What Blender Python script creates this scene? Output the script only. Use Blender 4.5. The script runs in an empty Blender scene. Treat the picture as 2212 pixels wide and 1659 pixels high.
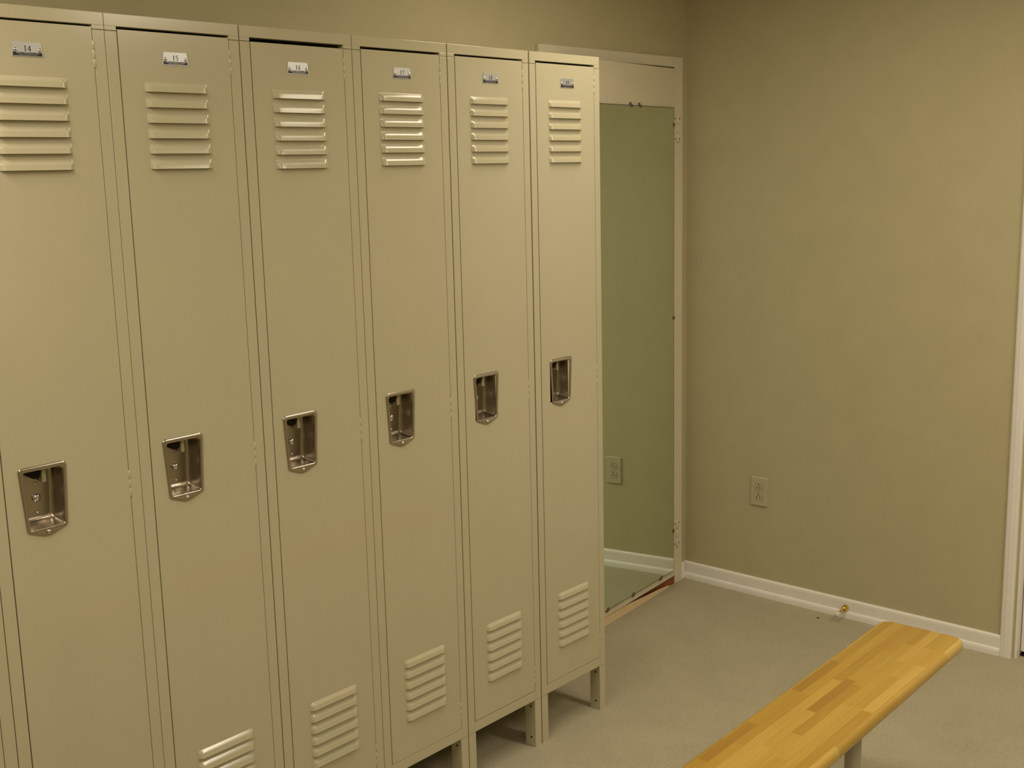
import bpy, bmesh, math, random
from mathutils import Vector, Matrix
C = bpy.context.scene.collection
PI = math.pi
random.seed(7)

# ------------------------------------------------------------------ materials
def new_mat(name, col, rough=0.5, metal=0.0, spec=0.5, coat=0.0):
    m = bpy.data.materials.new(name); m.use_nodes = True
    nt = m.node_tree; b = nt.nodes['Principled BSDF']
    b.inputs['Base Color'].default_value = (*col, 1)
    b.inputs['Roughness'].default_value = rough
    b.inputs['Metallic'].default_value = metal
    b.inputs['Specular IOR Level'].default_value = spec
    b.inputs['Coat Weight'].default_value = coat
    return m, nt, b

def noise(nt, scale, detail=2.0, rough=0.5, vec=None):
    n = nt.nodes.new('ShaderNodeTexNoise')
    n.inputs['Scale'].default_value = scale; n.inputs['Detail'].default_value = detail
    n.inputs['Roughness'].default_value = rough
    if vec is None:
        tc = nt.nodes.new('ShaderNodeTexCoord'); vec = tc.outputs['Object']
    nt.links.new(vec, n.inputs['Vector'])
    return n

def ramp(nt, fac, stops):
    r = nt.nodes.new('ShaderNodeValToRGB')
    el = r.color_ramp.elements
    while len(el) < len(stops): el.new(0.5)
    for e, (p, c) in zip(el, stops):
        e.position = p; e.color = (*c, 1)
    nt.links.new(fac, r.inputs['Fac'])
    return r

def bump(nt, b, height, strength, dist):
    n = nt.nodes.new('ShaderNodeBump')
    n.inputs['Strength'].default_value = strength; n.inputs['Distance'].default_value = dist
    nt.links.new(height, n.inputs['Height']); nt.links.new(n.outputs['Normal'], b.inputs['Normal'])

def mul(c, k): return tuple(x * k for x in c)

def painted(name, col, rough, var=0.04, nscale=14.0, bscale=900.0, bstr=0.12, bdist=0.0004, **kw):
    m, nt, b = new_mat(name, col, rough, **kw)
    n = noise(nt, nscale, 4.0, 0.65)
    r = ramp(nt, n.outputs['Fac'], [(0.3, mul(col, 1 - var)), (0.7, mul(col, 1 + var))])
    nt.links.new(r.outputs['Color'], b.inputs['Base Color'])
    if bstr:
        n2 = noise(nt, bscale, 2.0)
        bump(nt, b, n2.outputs['Fac'], bstr, bdist)
    return m

LOCKER = (0.52, 0.475, 0.322)
M = {}
M['locker'] = painted('locker_enamel', LOCKER, 0.15, 0.02, 6.0, 520.0, 0.05, 0.00015, spec=0.5)
M['wall'] = painted('wall_paint', (0.492, 0.440, 0.268), 0.75, 0.03, 9.0, 260.0, 0.15, 0.0006, spec=0.25)
M['ceiling'] = painted('ceiling_paint', (0.78, 0.76, 0.68), 0.9, 0.02, spec=0.2)
M['trim'] = painted('trim_paint', (0.86, 0.83, 0.77), 0.42, 0.02, 20.0, 300.0, 0.06)
M['closet'] = painted('closet_door_paint', (0.68, 0.62, 0.46), 0.5, 0.03, 7.0, 240.0, 0.12)
M['white_door'] = painted('white_door_paint', (0.84, 0.80, 0.76), 0.5, 0.02)
M['steel'], nt, b = new_mat('brushed_steel', (0.46, 0.41, 0.34), 0.27, 1.0)
n = noise(nt, 60.0, 3.0); r = ramp(nt, n.outputs['Fac'], [(0.3, (0.26,)*3), (0.7, (0.31,)*3)])
nt.links.new(r.outputs['Color'], b.inputs['Roughness'])
M['rivet'], _, _ = new_mat('bright_steel', (0.72, 0.72, 0.72), 0.16, 1.0)
M['plate'], _, _ = new_mat('satin_aluminium', (0.62, 0.63, 0.64), 0.38, 0.75)
M['black'], _, _ = new_mat('black_ink', (0.012, 0.010, 0.014), 0.4)
M['ink'], _, _ = new_mat('engraved_ink', (0.05, 0.03, 0.06), 0.5)
M['dark'], _, _ = new_mat('dark_void', (0.02, 0.016, 0.012), 0.8, spec=0.1)
M['brass'], _, _ = new_mat('polished_brass', (0.72, 0.48, 0.12), 0.22, 1.0)
M['rubber'], _, _ = new_mat('white_rubber', (0.72, 0.68, 0.58), 0.6)
M['outlet'] = painted('outlet_plastic', (0.50, 0.45, 0.30), 0.38, 0.01, bstr=0)
M['clip'], _, _ = new_mat('mirror_clip_metal', (0.25, 0.20, 0.17), 0.35, 0.7)
M['mirror'], _, _ = new_mat('mirror_silvering', (0.80, 0.88, 0.79), 0.015, 1.0)
M['pole'], _, _ = new_mat('bench_leg_enamel', (0.40, 0.36, 0.25), 0.5)
M['mirror_edge'], _, _ = new_mat('mirror_edge', (0.05, 0.06, 0.045), 0.3)
M['debris'], _, _ = new_mat('debris', (0.02, 0.03, 0.025), 0.7)

# bare pale wood / red wood
def wood(name, dark, light, rough, sx=3.0, sy=60.0):
    m, nt, b = new_mat(name, light, rough)
    tc = nt.nodes.new('ShaderNodeTexCoord'); mp = nt.nodes.new('ShaderNodeMapping')
    mp.inputs['Scale'].default_value = (sx, sy, sy)
    nt.links.new(tc.outputs['Object'], mp.inputs['Vector'])
    n = noise(nt, 1.0, 5.0, 0.6, mp.outputs['Vector'])
    r = ramp(nt, n.outputs['Fac'], [(0.3, dark), (0.7, light)])
    nt.links.new(r.outputs['Color'], b.inputs['Base Color'])
    return m
M['pale_wood'] = wood('bare_pale_wood', (0.72, 0.52, 0.30), (0.92, 0.72, 0.46), 0.5)
M['red_wood'] = wood('red_brown_wood', (0.20, 0.055, 0.015), (0.32, 0.10, 0.03), 0.5)

# bench: laminated staves
def butcher():
    m, nt, b = new_mat('laminated_maple', (0.6, 0.4, 0.1), 0.28, spec=0.5)
    tc = nt.nodes.new('ShaderNodeTexCoord')
    br = nt.nodes.new('ShaderNodeTexBrick')
    br.offset = 0.37; br.offset_frequency = 2; br.squash = 0.68; br.squash_frequency = 3
    br.inputs['Color1'].default_value = (0, 0, 0, 1); br.inputs['Color2'].default_value = (1, 1, 1, 1)
    br.inputs['Mortar'].default_value = (0.35, 0.35, 0.35, 1)
    br.inputs['Scale'].default_value = 1.0
    br.inputs['Mortar Size'].default_value = 0.0; br.inputs['Bias'].default_value = 0.0
    br.inputs['Brick Width'].default_value = 0.31; br.inputs['Row Height'].default_value = 0.0252
    mp0 = nt.nodes.new('ShaderNodeMapping'); mp0.inputs['Location'].default_value = (0.13, 0.0, 0.0)
    nt.links.new(tc.outputs['Object'], mp0.inputs['Vector'])
    nt.links.new(mp0.outputs['Vector'], br.inputs['Vector'])
    r = ramp(nt, br.outputs['Color'], [(0.0, (0.345, 0.178, 0.028)), (0.10, (0.445, 0.258, 0.040)), (0.45, (0.49, 0.300, 0.049)),
                                      (0.85, (0.53, 0.334, 0.060)), (1.0, (0.61, 0.41, 0.095))])
    mp = nt.nodes.new('ShaderNodeMapping'); mp.inputs['Scale'].default_value = (5, 170, 170)
    nt.links.new(tc.outputs['Object'], mp.inputs['Vector'])
    n = noise(nt, 1.0, 5.0, 0.6, mp.outputs['Vector'])
    r2 = ramp(nt, n.outputs['Fac'], [(0.25, (0.88, 0.86, 0.82)), (0.7, (1.05, 1.05, 1.05))])
    mx = nt.nodes.new('ShaderNodeMix'); mx.data_type = 'RGBA'; mx.blend_type = 'MULTIPLY'
    mx.inputs['Factor'].default_value = 1.0
    nt.links.new(r.outputs['Color'], mx.inputs['A']); nt.links.new(r2.outputs['Color'], mx.inputs['B'])
    nt.links.new(mx.outputs['Result'], b.inputs['Base Color'])
    return m
M['bench'] = butcher()

def carpet():
    m, nt, b = new_mat('beige_carpet', (0.5, 0.45, 0.36), 0.95, spec=0.1)
    a = noise(nt, 6.0, 5.0, 0.7)
    c = noise(nt, 130.0, 3.0, 0.75)
    base = (0.440, 0.395, 0.272)
    r1 = ramp(nt, a.outputs['Fac'], [(0.3, mul(base, 0.94)), (0.7, mul(base, 1.05))])
    r2 = ramp(nt, c.outputs['Fac'], [(0.28, (0.66, 0.66, 0.70)), (0.42, (0.97, 0.97, 0.97)), (0.7, (1.07, 1.07, 1.05))])
    mx = nt.nodes.new('ShaderNodeMix'); mx.data_type = 'RGBA'; mx.blend_type = 'MULTIPLY'
    mx.inputs['Factor'].default_value = 1.0
    nt.links.new(r1.outputs['Color'], mx.inputs['A']); nt.links.new(r2.outputs['Color'], mx.inputs['B'])
    nt.links.new(mx.outputs['Result'], b.inputs['Base Color'])
    d = noise(nt, 420.0, 3.0)
    bump(nt, b, d.outputs['Fac'], 0.5, 0.003)
    return m
M['carpet'] = carpet()

# ------------------------------------------------------------------ mesh helper
class MB:
    def __init__(s): s.v = []; s.f = []; s.mi = []; s.sm = []
    def add(s, vs, fs, mi=0, smooth=False):
        o = len(s.v); s.v += [tuple(p) for p in vs]
        for f in fs: s.f.append(tuple(o + i for i in f)); s.mi.append(mi); s.sm.append(smooth)
    def box(s, x0, x1, y0, y1, z0, z1, mi=0, skip=''):
        vs = [(x, y, z) for z in (z0, z1) for y in (y0, y1) for x in (x0, x1)]
        fs = {'b': (0, 2, 3, 1), 't': (4, 5, 7, 6), 'f': (0, 1, 5, 4), 'k': (2, 6, 7, 3), 'l': (0, 4, 6, 2), 'r': (1, 3, 7, 5)}
        s.add(vs, [f for k, f in fs.items() if k not in skip], mi)
    def lathe(s, prof, axis='z', org=(0, 0, 0), n=24, mi=0, smooth=True, caps=True):
        vs = []
        for r, h in prof:
            for i in range(n):
                a = 2 * PI * i / n; c, q = r * math.cos(a), r * math.sin(a)
                p = {'z': (c, q, h), 'y': (c, h, q), 'x': (h, c, q)}[axis]
                vs.append((p[0] + org[0], p[1] + org[1], p[2] + org[2]))
        fs = []
        for k in range(len(prof) - 1):
            for i in range(n):
                j = (i + 1) % n
                fs.append((k * n + i, k * n + j, (k + 1) * n + j, (k + 1) * n + i))
        if caps:
            fs.append(tuple(range(n))[::-1]); fs.append(tuple((len(prof) - 1) * n + i for i in range(n)))
        s.add(vs, fs, mi, smooth)
    def loops(s, loops, mi=0, smooth=False, cap0=False, cap1=False):
        n = len(loops[0]); vs = [p for l in loops for p in l]; fs = []
        for k in range(len(loops) - 1):
            for i in range(n):
                j = (i + 1) % n
                fs.append((k * n + i, k * n + j, (k + 1) * n + j, (k + 1) * n + i))
        if cap0: fs.append(tuple(range(n))[::-1])
        if cap1: fs.append(tuple((len(loops) - 1) * n + i for i in range(n)))
        s.add(vs, fs, mi, smooth)
    def build(s, name, mats, parent=None, bevel=0, seg=2, fix=True, weighted=False):
        me = bpy.data.meshes.new(name); me.from_pydata(s.v, [], s.f)
        if not isinstance(mats, (list, tuple)): mats = [mats]
        for m in mats: me.materials.append(m)
        for p, mi, sm in zip(me.polygons, s.mi, s.sm): p.material_index = mi; p.use_smooth = sm
        if fix:
            bm = bmesh.new(); bm.from_mesh(me); bmesh.ops.recalc_face_normals(bm, faces=bm.faces); bm.to_mesh(me); bm.free()
        me.update()
        o = bpy.data.objects.new(name, me); C.objects.link(o)
        if parent is not None: o.parent = parent
        if bevel:
            b = o.modifiers.new('bevel', 'BEVEL'); b.width = bevel; b.segments = seg; b.limit_method = 'ANGLE'; b.angle_limit = math.radians(35)
        return o

def empty(name, loc=(0, 0, 0), rz=0.0):
    o = bpy.data.objects.new(name, None); C.objects.link(o); o.location = loc; o.rotation_euler = (0, 0, rz)
    o.empty_display_size = 0.05
    return o
def tag(o, label, cat, group=None):
    o['label'] = label; o['category'] = cat
    if group: o['group'] = group
    return o
def struct(o): o['kind'] = 'structure'; return o

def rrect(x0, x1, z0, z1, r, n=5):
    """rounded rectangle outline (x, z) counter-clockwise"""
    pts = []
    for cx, cz, a0 in ((x1 - r, z0 + r, -90), (x1 - r, z1 - r, 0), (x0 + r, z1 - r, 90), (x0 + r, z0 + r, 180)):
        for i in range(n + 1):
            a = math.radians(a0 + 90 * i / n); pts.append((cx + r * math.cos(a), cz + r * math.sin(a)))
    return pts

# ------------------------------------------------------------------ room
XL, X1 = -3.2, 2.689
YF, YB = -4.4, 0.474
ZC = 2.435
m = MB(); m.box(XL, X1 + 0.4, YF, YB, -0.10, 0.0); struct(m.build('floor', M['carpet']))
m = MB(); m.box(XL - .1, X1 + 0.4, YF - .1, YB + .1, ZC, ZC + 0.10); struct(m.build('ceiling', M['ceiling']))
m = MB(); m.box(XL, X1, YB, YB + 0.10, 0, ZC); struct(m.build('wall_back', M['wall']))
m = MB(); m.box(XL - 0.1, XL, YF, YB + .1, 0, ZC); struct(m.build('wall_left', M['wall']))
m = MB(); m.box(XL, X1 + .1, YF - 0.1, YF, 0, ZC); struct(m.build('wall_front', M['wall']))
# right wall with the doorway
DY0, DY1, DZ = -0.846, -1.71, 2.05
m = MB()
m.box(X1, X1 + 0.11, DY0, YB + .1, 0, ZC)
m.box(X1, X1 + 0.11, DY1, DY0, DZ, ZC)
m.box(X1, X1 + 0.11, YF, DY1, 0, ZC)
struct(m.build('wall_right', M['wall']))
# baseboard with shoe moulding along the right wall
def baseboard(y0, y1):
    prof = [(0, 0), (-0.0165, 0), (-0.0165, 0.008)]
    for i in range(1, 7):
        a = math.radians(90 * i / 6); prof.append((-0.0095 - 0.007 * math.cos(a), 0.010 + 0.016 * math.sin(a)))
    prof += [(-0.0095, 0.060), (-0.0085, 0.0665), (-0.0055, 0.0705), (0, 0.0710)]
    mb = MB()
    mb.loops([[(X1 + x, y, z) for x, z in prof] for y in (y0, y1)], cap0=True, cap1=True)
    return mb
struct(baseboard(YB, -0.8005).build('baseboard_right', M['trim']))
m = MB(); m.box(2.645, X1 - 0.0165, YB - 0.0095, YB, 0, 0.071); struct(m.build('baseboard_back', M['trim'], bevel=0.003))
# casing round the white door (door_2) on the right wall
m = MB()
def casing_prof(): return [(0, 0.0), (-0.0085, 0.0), (-0.0115, 0.006), (-0.0125, 0.012), (-0.0140, 0.0155), (-0.0140, 0.032), (-0.0125, 0.038), (0, 0.038)]
def casing_run(ysign_start, sgn):
    pr = [(X1 + a, ysign_start + sgn * b) for a, b in casing_prof()]
    return [[(x, y, z) for x, y in pr] for z in (0.0, DZ + 0.038)]
m.loops(casing_run(-0.8005, -1), cap0=True, cap1=True)
m.loops(casing_run(DY1 - 0.038, 1), cap0=True, cap1=True)
m.box(X1 - 0.014, X1, DY1, -0.8385, DZ, DZ + 0.038)
struct(m.build('trim_1', M['trim']))
d2 = struct(empty('door_2', (X1 + 0.03, DY0 - 0.006, 0)))
m = MB(); ox, oy = X1 + 0.03, DY0 - 0.006
m.box(X1 + 0.002 - ox, X1 + 0.105 - ox, DY0 - 0.008 - oy, DY0 + 0.001 - oy, 0, DZ)
m.box(X1 + 0.002 - ox, X1 + 0.105 - ox, DY1 - oy, DY1 + 0.008 - oy, 0, DZ)
m.box(X1 + 0.002 - ox, X1 + 0.105 - ox, DY1 + 0.008 - oy, DY0 - 0.008 - oy, DZ - 0.008, DZ)
m.build('door_jamb', M['trim'], d2)
m = MB(); m.box(0.0, 0.035, DY1 + 0.012 - oy, DY0 - 0.0105 - oy, 0.018, DZ - 0.012); m.build('door_panel', M['white_door'], d2, bevel=0.002)
m = MB(); m.box(0.004, 0.10, DY1 + 0.008 - oy, DY0 - 0.008 - oy, 0.0, 0.006); m.build('door_gap_shade', M['dark'], d2)  # dark strip standing in for the shade in the gap below the leaf

# ------------------------------------------------------------------ closet door with frame (door_1) and mirror
DM = 0.4593; XFR, XFL, ZF = 2.642, 1.804, 2.068
XH, TH = 2.597, 0.1049
d1 = struct(empty('door_1', (XH, DM, 0)))
m = MB()
xi_r, xi_l, zi = XH - 0.004, 1.862, 2.030
m.box(xi_r - XH, XFR - XH, 0, YB - DM, 0, ZF)
m.box(XFL - XH, xi_l - XH, 0, YB - DM, 0, ZF)
m.box(xi_l - XH, xi_r - XH, 0, YB - DM, zi, ZF)
m.build('door_frame', M['closet'], d1, bevel=0.0025)
m = MB(); m.box(xi_l - XH, xi_r - XH, 0.0045, YB - DM, 0, 0.034); m.build('sill', M['red_wood'], d1)['label'] = 'red-brown wooden sill'
# the leaf, slightly ajar; local frame: s along -x from hinge, y out of the front face is -y
S1 = 0.728
m = MB(); m.box(-S1, -0.001, 0.0, 0.012, 0.0355, 2.0252)
panel = m.build('door_panel', M['closet'], d1, bevel=0.0015); panel.rotation_euler = (0, 0, TH)
# stile strip between the mirror and the hinges
for zt, zb in ((1.8535, 1.7555), (0.267, 0.156)):
    m = MB(); h = zt - zb; zc = (zt + zb) / 2
    m.box(-0.016, 0.030, -0.0022, 0.0, zb, zt)
    for k in range(3):
        z0 = zb + h * k / 3 + 0.0012; z1 = zb + h * (k + 1) / 3 - 0.0012
        m.lathe([(0.0040, z0), (0.0046, z0 + .0008), (0.0046, z1 - .0008), (0.0040, z1)], 'z', (0.004, -0.0045, 0), 14)
    for sx in (-0.010, 0.018):
        for dz in (-0.38, 0.38):
            m.lathe([(0.0034, -0.0034), (0.0030, -0.0040), (0.001, -0.0042)], 'y', (sx, 0, zc + dz * h), 10, mi=1)
    m.build('hinge', [M['closet'], M['clip']], d1)

mir = empty('wall_mirror', (XH, DM, 0), TH)
tag(mir, 'tall frameless mirror clipped to the closet door in the corner', 'mirror')
G0, G1, GB, GT = -0.690, -0.0275, 0.0625, 1.8815
m = MB()
m.box(G0, G1, -0.0062, -0.0005, GB, GT, mi=1, skip='f')
out = [(G0, GB), (G1, GB), (G1, GT), (G0, GT)]
e = 0.0022
inn = [(G0 + e, GB + e), (G1 - e, GB + e), (G1 - e, GT - e), (G0 + e, GT - e)]
m.add([(x, -0.0062, z) for x, z in out] + [(x, -0.0062, z) for x, z in inn], [(0, 1, 5, 4), (1, 2, 6, 5), (2, 3, 7, 6), (3, 0, 4, 7)], 1)
m.add([(x, -0.0062, z) for x, z in inn], [(0, 1, 2, 3)], 0)
m.build('mirror_glass', [M['mirror'], M['mirror_edge']], mir)
def clip(x, z, ax, az):
    """small metal clip at the glass edge; (ax, az) points from the glass outwards"""
    mb = MB()
    w = 0.0065
    px, pz = -az, ax
    def P(a, b, y): return (x + ax * a + px * b, y, z + az * a + pz * b)
    for a0, a1, y0, y1 in ((-0.008, 0.002, -0.0085, -0.0065), (0.0008, 0.0026, -0.0085, -0.0004), (0.0026, 0.010, -0.0024, -0.0004)):
        vs = [P(a, b, y) for y in (y0, y1) for a, b in ((a0, -w), (a1, -w), (a1, w), (a0, w))]
        mb.add(vs, [(0, 1, 2, 3), (4, 7, 6, 5), (0, 4, 5, 1), (1, 5, 6, 2), (2, 6, 7, 3), (3, 7, 4, 0)])
    c = P(0.0045, 0, 0)
    mb.lathe([(0.0032, -0.0024), (0.0028, -0.0042), (0.001, -0.0048)], 'y', (c[0], 0, c[2]), 10)
    mb.build('mirror_clip', M['clip'], mir)
for s in (0.345, 0.282, 0.62): clip(-s, GT, 0, 1)
for z in (1.8187, 1.088, 0.2303): clip(G1, z, 1, 0)
for s in (0.1298, 0.3474, 0.5342): clip(-s, GB, 0, -1)

# pale tapering wood strip on the floor under the ajar door
m = MB()
prof = [(0.050, 0.0050), (0.115, 0.0110), (0.180, 0.0155), (0.253, 0.0205), (0.335, 0.0265), (0.40, 0.0305), (0.70, 0.0320)]
m.loops([[(-s, 0.0040, 0), (-s, 0.0045, h), (-s, 0.0078, h + 0.0005), (-s, 0.0080, 0)] for s, h in prof], cap0=True, cap1=True)
ws = m.build('wood_strip', M['pale_wood']); ws.location = (XH, DM, 0.0); ws.rotation_euler = (0, 0, TH)
tag(ws, 'bare pale wood strip tapering along the floor beneath the mirrored closet door', 'wood strip')

# ------------------------------------------------------------------ lockers
W = 0.3042; H = 1.9735; ZL = 0.1465; DEP = 0.452
DX0, DX1, DZ0, DZ1 = 0.0270, 0.2778, 0.1780, 1.9458   # door leaf
def louver(mb, x0, x1, zb, h=0.0187, d=0.0078):
    prof = [(0.0, 0.0), (0.03, 0.02), (0.07, 0.10), (0.12, 0.20), (0.34, 0.57), (0.38, 0.635), (0.42, 0.69), (0.455, 0.7285), (0.485, 0.7475), (0.75, 0.8787), (1.0, 1.0)]
    L = x1 - x0
    ts = [0, .0012, .003, .006, .009, .0115, .013]
    env = [0, .10, .32, .66, .90, .985, 1.0]
    xs = list(zip(ts, env)) + [(L * k / 6, 1.0) for k in range(1, 6)] + [(L - t, e_) for t, e_ in list(zip(ts, env))[::-1]]
    xs = [x for x in xs]
    vs = []; nr = len(prof)
    for x, e_ in xs:
        for t, q in prof:
            vs.append((x0 + x, -d * q * e_ - 0.0002, zb + h * (1 - t)))
    fs = []
    for i in range(len(xs) - 1):
        for j in range(nr - 1):
            fs.append((i * nr + j, i * nr + j + 1, (i + 1) * nr + j + 1, (i + 1) * nr + j))
    mb.add(vs, fs, 0, True)
    vs = []; fs = []
    for x, e_ in xs:
        vs += [(x0 + x, -d * e_ - 0.0002, zb), (x0 + x, min(-d * e_ + 0.0011, 0.0), zb), (x0 + x, min(-d * e_ + 0.0011, 0.0), zb + 0.004)]
    for i in range(len(xs) - 1):
        for j in range(2):
            fs.append((i * 3 + j, i * 3 + j + 1, (i + 1) * 3 + j + 1, (i + 1) * 3 + j))
    mb.add(vs, fs, 0, False)
UP = (0.0755, 0.2195, [1.8317 - 0.0298 * k for k in range(6)])
LO = (0.0800, 0.2260, [0.4215 - 0.0291 * k for k in range(6)])
HOLE = (0.0628, 0.1428, 1.0148, 1.1290)

root = empty('locker')
# sheet-steel body
m = MB(); t = 0.0015
m.box(0.0006, 0.0006 + t, 0.002, DEP, ZL, H)
m.box(W - 0.0006 - t, W - 0.0006, 0.002, DEP, ZL, H)
m.box(0.002, W - 0.002, DEP - t, DEP, ZL, H)
m.box(0.0006, W - 0.0006, 0.0015, DEP, H - t, H)
m.box(0.002, W - 0.002, 0.002, DEP, ZL, ZL + t)
m.build('body', M['locker'], root)
# front frame: two stiles, top rail with short returns, bottom rail
m = MB(); FD = 0.020
m.box(0.0004, 0.0248, 0, FD, ZL + .0006, 1.9412)
m.box(W - 0.0248, W - 0.0004, 0, FD, ZL + .0006, 1.9412)
m.box(0.0004, W - 0.0004, 0, FD, 1.9500, H)
m.box(0.0004, 0.0248, 0, FD, 1.9420, 1.9504)
m.box(W - 0.0248, W - 0.0004, 0, FD, 1.9420, 1.9504)
m.box(0.0248, W - 0.0248, 0, FD, ZL + .0006, 0.1750)
m.build('frame', M['locker'], root, bevel=0.0009)
# door leaf: front sheet with slots and the handle hole, folded edges
m = MB()
xs = sorted({DX0, DX1, HOLE[0], HOLE[1], UP[0] + .008, UP[1] - .008, LO[0] + .008, LO[1] - .008})
zs = {DZ0, DZ1, HOLE[2], HOLE[3]}
slots = []
for x0, x1, zz in (UP, LO):
    for z in zz: slots.append((x0 + .008, x1 - .008, z + .0005, z + .0130)); zs |= {z + .0005, z + .0130}
zs = sorted(zs); holes = slots + [HOLE]
vid = {}; vs = []; fs = []
def V_(x, z):
    if (x, z) not in vid: vid[(x, z)] = len(vs); vs.append((x, 0.0, z))
    return vid[(x, z)]
for a, b_ in zip(xs, xs[1:]):
    for c, d_ in zip(zs, zs[1:]):
        cx, cz = (a + b_) / 2, (c + d_) / 2
        if any(h[0] < cx < h[1] and h[2] < cz < h[3] for h in holes): continue
        fs.append((V_(a, c), V_(b_, c), V_(b_, d_), V_(a, d_)))
m.add(vs, fs)
rr = 0.0012
for (ax, az), (bx, bz) in (((DX0, DZ0), (DX1, DZ0)), ((DX1, DZ0), (DX1, DZ1)), ((DX1, DZ1), (DX0, DZ1)), ((DX0, DZ1), (DX0, DZ0))):
    m.add([(ax, 0, az), (bx, 0, bz), (bx, 0.016, bz), (ax, 0.016, az)], [(0, 1, 2, 3)])
door = m.build('door', M['locker'], root, fix=False)
for name, (x0, x1, zz) in (('vent', UP), ('vent', LO)):
    m = MB()
    for z in zz: louver(m, x0, x1, z)
    m.build(name, M['locker'], door, fix=False)
# recessed steel handle: rim plate with pointed bottom tab, cup
hx = 0.0
m = MB()
n_c = 5
def corner(cx, cz, r, a0, a1):
    return [(cx + r * math.cos(math.radians(a0 + (a1 - a0) * i / n_c)), cz + r * math.sin(math.radians(a0 + (a1 - a0) * i / n_c))) for i in range(n_c + 1)]
HC = 0.1024
def outer(g=0.0):
    o_ = []
    o_ += [(HC - 0.012, 1.0005 + g), (HC - 0.005, 0.9985 + g), (HC + 0.005, 0.9985 + g), (HC + 0.012, 1.0005 + g)]
    o_ += corner(HC + 0.0335 - g, 1.0165 + g, 0.0075, -68, 3)
    o_ += corner(HC + 0.0400 - g, 1.1295 - g, 0.0078, 0, 92)
    o_ += corner(HC - 0.0400 + g, 1.1295 - g, 0.0078, 88, 180)
    o_ += corner(HC - 0.0335 + g, 1.0165 + g, 0.0075, 177, 248)
    return o_
def inner(k=0.0, lift=0.0):
    i_ = []
    i_ += [(HC - 0.012, 1.0158 + k + lift), (HC - 0.005, 1.0158 + k + lift), (HC + 0.005, 1.0158 + k + lift), (HC + 0.012, 1.0158 + k + lift)]
    i_ += corner(HC + 0.0295 - k, 1.0208 + k + lift, 0.005, -90, 3)
    i_ += corner(HC + 0.0330 - k, 1.1210 - k, 0.0068, 0, 92)
    i_ += corner(HC - 0.0330 + k, 1.1210 - k, 0.0068, 88, 180)
    i_ += corner(HC - 0.0295 + k, 1.0208 + k + lift, 0.005, 177, 270)
    return i_
L_ = lambda pts, y: [(x, y, z) for x, z in pts]
m.loops([L_(outer(), -0.0002), L_(outer(), -0.0016), L_(outer(0.0012), -0.0028), L_(inner(-0.0022), -0.0030),
         L_(inner(-0.0006), -0.0024), L_(inner(0.0), -0.0008), L_(inner(0.0006), 0.010), L_(inner(0.0012, 0.002), 0.028), L_(inner(0.0024, 0.004), 0.036),
         L_(inner(0.0048, 0.006), 0.0392), L_(inner(0.0085, 0.0075), 0.0400)], smooth=True, cap1=True)
cup = m.build('handle', M['steel'], root, fix=True)
cup.data.polygons[len(cup.data.polygons) - 1].use_smooth = False
m = MB(); m.box(HC + 0.0085, HC + 0.0170, 0.022, 0.0388, 1.0975, 1.1225); m.build('latch', M['locker'], cup, bevel=0.001)
m = MB(); m.add([(HC - 0.030, 0.0385, 1.1235), (HC + 0.0065, 0.0385, 1.1235), (HC + 0.0065, 0.0385, 1.1060), (HC - 0.006, 0.0385, 1.1060),
                 (HC - 0.030, 0.012, 1.1235), (HC + 0.0065, 0.018, 1.1235), (HC + 0.0065, 0.026, 1.1060), (HC - 0.006, 0.026, 1.1060)],
                [(0, 1, 2, 3), (4, 7, 6, 5), (0, 4, 5, 1), (1, 5, 6, 2), (2, 6, 7, 3), (3, 7, 4, 0)]); m.build('latch_shade', M['dark'], cup, bevel=0.0008)  # dark wedge modelled in place of the shadow beside the latch
m = MB(); m.lathe([(0.0082, 0.0398), (0.0082, 0.0372), (0.0068, 0.0350), (0.0040, 0.0338), (0.0012, 0.0334)], 'y', (HC + .002, 0, 1.0655), 20); m.build('rivet', M['rivet'], cup)
for dz in (0.0285, -0.0300):
    m = MB(); m.lathe([(0.0030, 0.0398), (0.0026, 0.0384), (0.0010, 0.0379)], 'y', (HC + .002, 0, 1.0655 + dz), 12); m.build('rivet', M['rivet'], cup)
m = MB(); m.lathe([(0.0042, -0.0024), (0.0040, -0.0042), (0.0026, -0.0054), (0.0008, -0.0058)], 'y', (HC, 0, 1.0068), 14); m.build('screw', M['rivet'], cup)
# number plate
PC = 0.1497
m = MB()
o_ = [(PC - 0.0293, 1.8846), (PC + 0.0293, 1.8846), (PC + 0.0290, 1.8862), (PC + 0.0268, 1.9070), (PC + 0.0250, 1.9095), (PC - 0.0250, 1.9095), (PC - 0.0268, 1.9070), (PC - 0.0290, 1.8862)]
m.loops([L_(o_, 0.0002), L_(o_, -0.0012)], cap1=True)
m.add([(PC - 0.0278, -0.0015, 1.8857), (PC + 0.0280, -0.0015, 1.8857), (PC + 0.0268, -0.0015, 1.8920), (PC - 0.0270, -0.0015, 1.8920)], [(0, 1, 2, 3)], 1)
plate = m.build('number_plate', [M['plate'], M['black']], root)
for sx in (-0.0226, 0.0236):
    m = MB(); m.lathe([(0.0036, -0.0010), (0.0034, -0.0022), (0.0022, -0.0032), (0.0006, -0.0036)], 'y', (PC + sx, 0, 1.8962), 14); m.build('screw', M['rivet'], plate)
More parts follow.
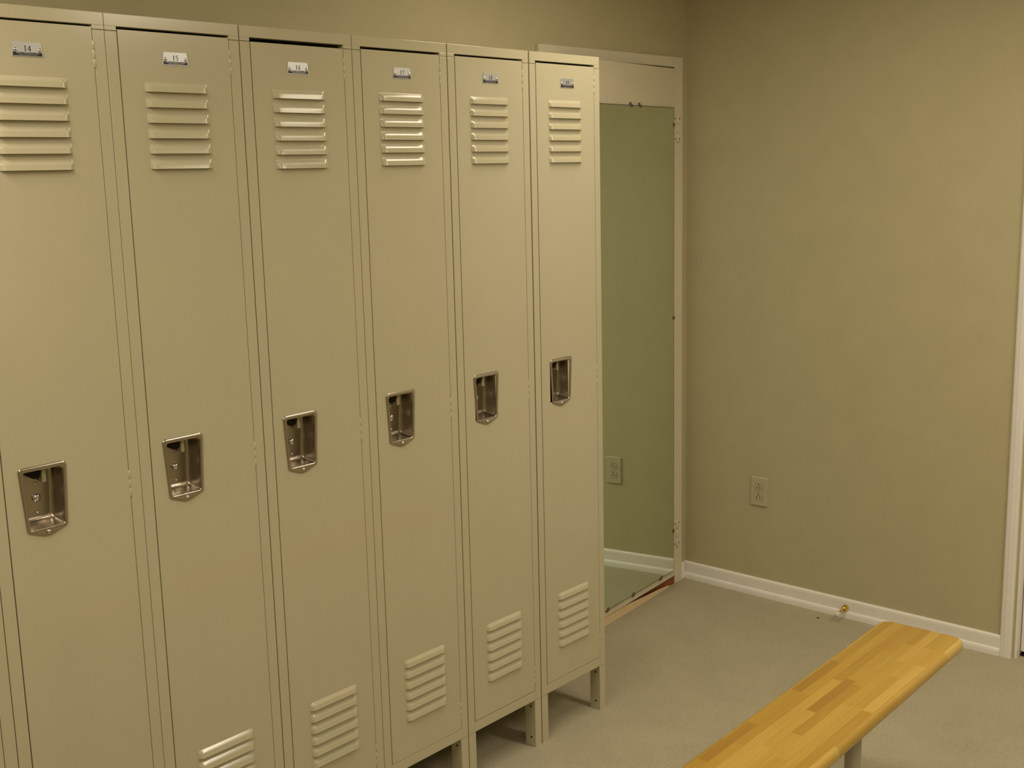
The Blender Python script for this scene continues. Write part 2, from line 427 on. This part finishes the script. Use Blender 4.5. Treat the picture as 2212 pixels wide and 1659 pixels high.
def text_mesh(body, size, width):
    cu = bpy.data.curves.new('t', 'FONT'); cu.body = body; cu.size = size; cu.align_x = 'CENTER'; cu.extrude = 0.0
    ob = bpy.data.objects.new('t', cu); C.objects.link(ob)
    dg = bpy.context.evaluated_depsgraph_get()
    me = bpy.data.meshes.new_from_object(ob.evaluated_get(dg))
    bpy.data.objects.remove(ob); bpy.data.curves.remove(cu)
    xs_ = [v.co.x for v in me.vertices]; ys_ = [v.co.y for v in me.vertices]
    k = width / (max(xs_) - min(xs_)); cx = (max(xs_) + min(xs_)) / 2; y0 = min(ys_)
    for v in me.vertices: v.co = Vector(((v.co.x - cx) * k, 0.0, (v.co.y - y0)))
    me.materials.clear()
    return me
me = text_mesh('PENCO PRODUCTS, INC.', 0.0038, 0.0430)
bm = bmesh.new(); bm.from_mesh(me)
ret = bmesh.ops.create_grid(bm, x_segments=1, y_segments=1, size=0.5, matrix=Matrix.Translation((0, 0, -0.00125)) @ Matrix.Diagonal((0.034, 1, 0.0005, 1)) @ Matrix.Rotation(PI / 2, 4, 'X'))
bm.to_mesh(me); bm.free(); me.materials.append(M['plate'])
let = bpy.data.objects.new('lettering', me); C.objects.link(let); let.parent = plate; let.location = (PC + 0.0005, -0.0018, 1.8886)
# hinges on the right edge
for zt, zb in ((1.9215, 1.8705), (1.0890, 1.0345), (0.2515, 0.1945)):
    m = MB(); h = zt - zb; hx0 = 0.2792
    for k in range(3):
        z0 = zb + h * k / 3 + .0002; z1 = zb + h * (k + 1) / 3 - .0002
        m.lathe([(0.0024, z0), (0.0027, z0 + .0003), (0.0027, z1 - .0003), (0.0024, z1)], 'z', (hx0, 0.0014, 0), 14)
    m.box(hx0 - 0.0012, hx0 + 0.0006, 0.001, 0.015, zb, zt)
    m.build('hinge', M['locker'], root)
# legs
def leg(x0, side, y0, sgn):
    mb = MB(); w, dp = 0.0268, 0.038
    xa, xb = (x0, x0 + w)
    mb.box(xa, xb, min(y0, y0 + sgn * .0018), max(y0, y0 + sgn * .0018), 0, ZL)
    xi = xb if side < 0 else xa       # inner flange of the angle
    f0, f1 = (xi - .0018, xi) if side < 0 else (xi, xi + .0018)
    ya, yb = sorted((y0 + sgn * .0018, y0 + sgn * dp))
    mb.box(f0, f1, ya, yb, 0, ZL)
    xo = xa if side < 0 else xb
    g0, g1 = (xo, xo + .0018) if side < 0 else (xo - .0018, xo)
    mb.box(g0, g1, ya, yb, 0, ZL)
    ym = y0 + sgn * 0.016
    for z in (0.028, 0.124):
        face = xi + (0.0004 if side < 0 else -0.0004)
        mb.lathe([(0.0032, face - 0.0003), (0.0032, face + 0.0003)], 'x', (0, ym, z), 12, mi=1)
    return mb.build('leg', [M['locker'], M['dark']], root)
for side, x0 in ((-1, 0.0006), (1, W - 0.0006 - 0.0268)):
    leg(x0, side, 0.0006, 1); leg(x0, side, DEP - 0.001, -1)

# numerals: narrow serif figures as little stroked outlines (units: 1 = figure height)
def strokes(d):
    S = {'1': [([(0.0, 0.86), (0.14, 1.0)], .06), ([(0.16, 1.0), (0.16, 0.0)], .12), ([(0.0, 0.02), (0.32, 0.02)], .05)],
         '3': [([(0.02, .80), (.10, .95), (.26, .98), (.40, .86), (.40, .70), (.30, .57), (.16, .52)], .09), ([(.16, .52), (.36, .46), (.46, .28), (.38, .08), (.20, .02), (.02, .10)], .09)],
         '4': [([(0.40, 1.0), (0.40, 0.0)], .12), ([(0.38, .98), (0.0, 0.30)], .06), ([(0.0, .28), (.58, .28)], .09)],
         '5': [([(.08, .97), (.46, .97)], .10), ([(.10, .97), (.04, .60)], .06), ([(.04, .60), (.24, .62), (.42, .48), (.44, .26), (.30, .06), (.02, .02)], .09)],
         '6': [([(.42, 1.0), (.22, .84), (.08, .58), (.05, .30), (.14, .07), (.27, .02), (.42, .10), (.47, .30), (.40, .50), (.26, .56), (.10, .44)], .09)],
         '7': [([(.02, .82), (.05, .97)], .05), ([(.03, .96), (.50, .96)], .10), ([(.48, .95), (.24, .0)], .08)],
         '8': [([(.26, .54), (.08, .68), (.06, .84), (.16, .97), (.30, .99), (.43, .88), (.42, .70), (.26, .54), (.44, .40), (.48, .20), (.38, .04), (.24, .0), (.08, .06), (.04, .24), (.12, .42), (.26, .54)], .09)],
         '9': [([(.08, .0), (.28, .16), (.42, .42), (.45, .70), (.36, .93), (.23, .98), (.08, .90), (.03, .70), (.10, .50), (.24, .44), (.40, .56)], .09)]}
    return S[d]
def numeral(body, parent, cx):
    mb = MB(); hgt = 0.0094
    for k, ch in enumerate(body):
        bx = cx - 0.0050 + 0.0064 * k; bz = 1.8941
        for pts, w in strokes(ch):
            left, right = [], []
            for i, p in enumerate(pts):
                a = Vector(pts[max(i - 1, 0)]); b_ = Vector(pts[min(i + 1, len(pts) - 1)])
                d_ = (b_ - a).normalized(); nrm = Vector((-d_.y, d_.x)) * w * 0.62
                q = Vector(p); left.append(q + nrm); right.append(q - nrm)
            vs = [(bx + q.x * hgt, -0.0016, bz + q.y * hgt) for q in left + right]; n_ = len(pts)
            mb.add(vs, [(i, i + 1, n_ + i + 1, n_ + i) for i in range(n_ - 1)])
    return mb.build('numeral', M['ink'], parent, fix=False)

def copy_tree(o, parent=None):
    c = o.copy(); C.objects.link(c)
    if parent is not None: c.parent = parent
    for ch in list(o.children): copy_tree(ch, c)
    return c
LOCKERS = [('13', -0.6115, 'beige steel locker cut off at the left edge of the picture, left of number 14', 0, 0),
           ('14', -0.3065, 'beige steel locker with the number plate 14', 0, -0.001),
           ('15', -0.0020, 'beige steel locker with the number plate 15', -0.001, -0.001),
           ('16', 0.3040, 'beige steel locker with the number plate 16, bright glints on its upper vent', -0.0045, -0.002),
           ('17', 0.6090, 'beige steel locker with the number plate 17', -0.0015, 0.002),
           ('18', 0.9155, 'beige steel locker with the number plate 18', -0.0005, 0.004),
           ('19', 1.2230, 'beige steel locker with the number plate 19 at the right end of the row', -0.001, 0.008)]
roots = [root] + [copy_tree(root) for _ in LOCKERS[1:]]
for r_, (num, x, lab, dz, hx_) in zip(roots, LOCKERS):
    r_.location = (x, 0, 0)
    tag(r_, lab, 'locker', 'row of beige steel lockers')
    for ch in r_.children:
        base = ch.name.split('.')[0]
        if base == 'door': ch.location.z += dz
        if base in ('handle', 'number_plate'): ch.location.x += hx_; ch.location.z += dz
        if base == 'number_plate' and num != '13':
            numeral(num, ch, PC)

# ------------------------------------------------------------------ outlet on the right wall
OY, OZ = 0.1345, 0.4199
ou = empty('wall_outlet', (X1, OY, OZ)); tag(ou, 'beige duplex power outlet low on the right wall', 'outlet')
m = MB()
o1 = rrect(-0.035, 0.035, -0.057, 0.057, 0.003, 3); o2 = rrect(-0.0325, 0.0325, -0.0545, 0.0545, 0.003, 3)
LX = lambda pts, x: [(x, a, b_) for a, b_ in pts]
m.loops([LX(o1, 0.0), LX(o1, -0.0035), LX(o2, -0.0062)], cap1=True)
m.build('cover_plate', M['outlet'], ou)
for zc in (0.0195, -0.0195):
    m = MB(); pts = []
    for i in range(28):
        a = 2 * PI * i / 28; x_ = 0.0172 * math.cos(a); z_ = max(-0.0125, min(0.0125, 0.0172 * math.sin(a))); pts.append((x_, zc + z_))
    m.loops([LX(pts, -0.0061), LX(pts, -0.0078)], cap1=True)
    ring = [(a * 1.035, zc + (b_ - zc) * 1.05) for a, b_ in pts]
    m.loops([LX(ring, -0.00635), LX(pts, -0.00635)], mi=1)
    # blade slots and ground hole (ground hole uppermost)
    for y_, hh in ((0.0064, 0.0040), (-0.0064, 0.0046)):
        m.add([(-0.0080, y_ - .0013, zc - .003 - hh), (-0.0080, y_ + .0013, zc - .003 - hh), (-0.0080, y_ + .0013, zc - .003 + hh), (-0.0080, y_ - .0013, zc - .003 + hh)], [(0, 1, 2, 3)], 1)
    m.lathe([(0.0026, -0.0081), (0.0026, -0.0079)], 'x', (0, 0, zc + .0072), 12, mi=1)
    m.build('receptacle', [M['outlet'], M['dark']], ou)
m = MB(); m.lathe([(0.0030, -0.0060), (0.0027, -0.0073), (0.001, -0.0077)], 'x', (0, 0, 0), 12); m.build('screw', M['outlet'], ou)

# ------------------------------------------------------------------ brass door stop on the baseboard
ds = empty('door_stop', (X1 - 0.0095, -0.2395, 0.0395)); tag(ds, 'small brass door stop with white tip on the right baseboard', 'door stop')
m = MB(); m.lathe([(0.0118, 0.0), (0.0122, -0.004), (0.0112, -0.010), (0.0085, -0.016), (0.0058, -0.021)], 'x', n=24); m.build('base', M['brass'], ds)
m = MB(); m.lathe([(0.0052, -0.019), (0.0048, -0.040), (0.0056, -0.052), (0.0060, -0.058)], 'x', n=20); m.build('rod', M['brass'], ds)
m = MB(); m.lathe([(0.0072, -0.056), (0.0080, -0.059), (0.0080, -0.071), (0.0068, -0.075), (0.0028, -0.0758)], 'x', n=20); m.build('rubber_tip', M['rubber'], ds)
ds.rotation_euler = (0, math.radians(-6), 0)

m = MB(); m.lathe([(0.0030, 0.0), (0.0055, 0.0008), (0.0045, 0.0022), (0.0012, 0.0028)], 'z', n=9)
fl = m.build('debris_fleck', M['debris']); fl.location = (2.6113, -0.1638, 0.0); fl.scale = (0.7, 1.25, 1)
tag(fl, 'tiny dark fleck lying on the carpet near the door stop', 'debris')

# ------------------------------------------------------------------ bench
BT, TK = 0.440, 0.032
AN = math.radians(1.35)
bench = empty('locker_bench', (1.708, -0.9287, 0), AN)
tag(bench, 'long narrow wooden bench with laminated honey-coloured top in front of the lockers', 'bench')
m = MB()
LEN, BW, R = 1.84, 0.2285, 0.034
def plan(inset):
    r_ = R - inset
    return rrect(-LEN + inset, 0 - inset, -BW / 2 + inset, BW / 2 - inset, r_, 9)
loops = []
for k in range(9):
    a = -PI / 2 + PI * k / 8
    ins = 0.012 * (1 - math.cos(a)); z = BT - TK / 2 + (TK / 2) * math.sin(a)
    loops.append([(x, y, z) for x, y in plan(ins)])
m.loops(loops, smooth=True, cap0=True, cap1=True)
top = m.build('bench_top', M['bench'], bench, fix=True)
for lx in (-0.425, -1.42):
    m = MB()
    m.lathe([(0.040, 0.0), (0.040, 0.005), (0.022, 0.008), (0.0195, 0.012), (0.0195, 0.385)], 'z', (lx, 0, 0), 28)
    m.box(lx - 0.035, lx + 0.035, -0.085, 0.085, 0.385, BT - TK)
    m.build('pedestal', M['pole'], bench)

# ------------------------------------------------------------------ lamps: ceiling fluorescents
def lamp(name, x, y, sx, sy, power, col=(1.0, 0.89, 0.71)):
    l = bpy.data.lights.new(name, 'AREA'); l.shape = 'RECTANGLE'; l.size = sx; l.size_y = sy; l.energy = power; l.color = col
    o = bpy.data.objects.new(name, l); C.objects.link(o); o.location = (x, y, ZC - 0.012)
    return o




lamp('ceiling_light', 1.47, -0.72, 0.32, 1.2, 13.0)
lamp('ceiling_light', -0.85, -0.69, 0.32, 1.2, 22)
lamp('ceiling_light', 1.62, -2.35, 0.32, 1.2, 27)
lamp('ceiling_light', -0.85, -2.80, 0.32, 1.2, 15)
w = bpy.data.worlds.new('world'); bpy.context.scene.world = w; w.use_nodes = True
w.node_tree.nodes['Background'].inputs['Color'].default_value = (0.0, 0.0, 0.0, 1)

# ------------------------------------------------------------------ camera
yaw, pitch, roll, F = 0.8372, -0.1789, -0.0239, 2538.63
f = Vector((math.sin(yaw) * math.cos(pitch), math.cos(yaw) * math.cos(pitch), math.sin(pitch)))
r0 = Vector((math.cos(yaw), -math.sin(yaw), 0)); u0 = r0.cross(f)
rt = math.cos(roll) * r0 + math.sin(roll) * u0; up = -math.sin(roll) * r0 + math.cos(roll) * u0
cd = bpy.data.cameras.new('camera'); cd.sensor_fit = 'HORIZONTAL'; cd.sensor_width = 36.0; cd.lens = F / 2212 * 36.0; cd.clip_start = 0.02
cam = bpy.data.objects.new('camera', cd); C.objects.link(cam)
cam.matrix_world = Matrix(((rt.x, up.x, -f.x, -1.2118), (rt.y, up.y, -f.y, -2.1064), (rt.z, up.z, -f.z, 1.6604), (0, 0, 0, 1)))
sc = bpy.context.scene
sc.camera = cam
vs_ = sc.view_settings
sc.display_settings.display_device = 'sRGB'
vs_.view_transform = 'Standard'; vs_.look = 'None'; vs_.gamma = 1.0; vs_.use_curve_mapping = False
vs_.exposure = 0.0
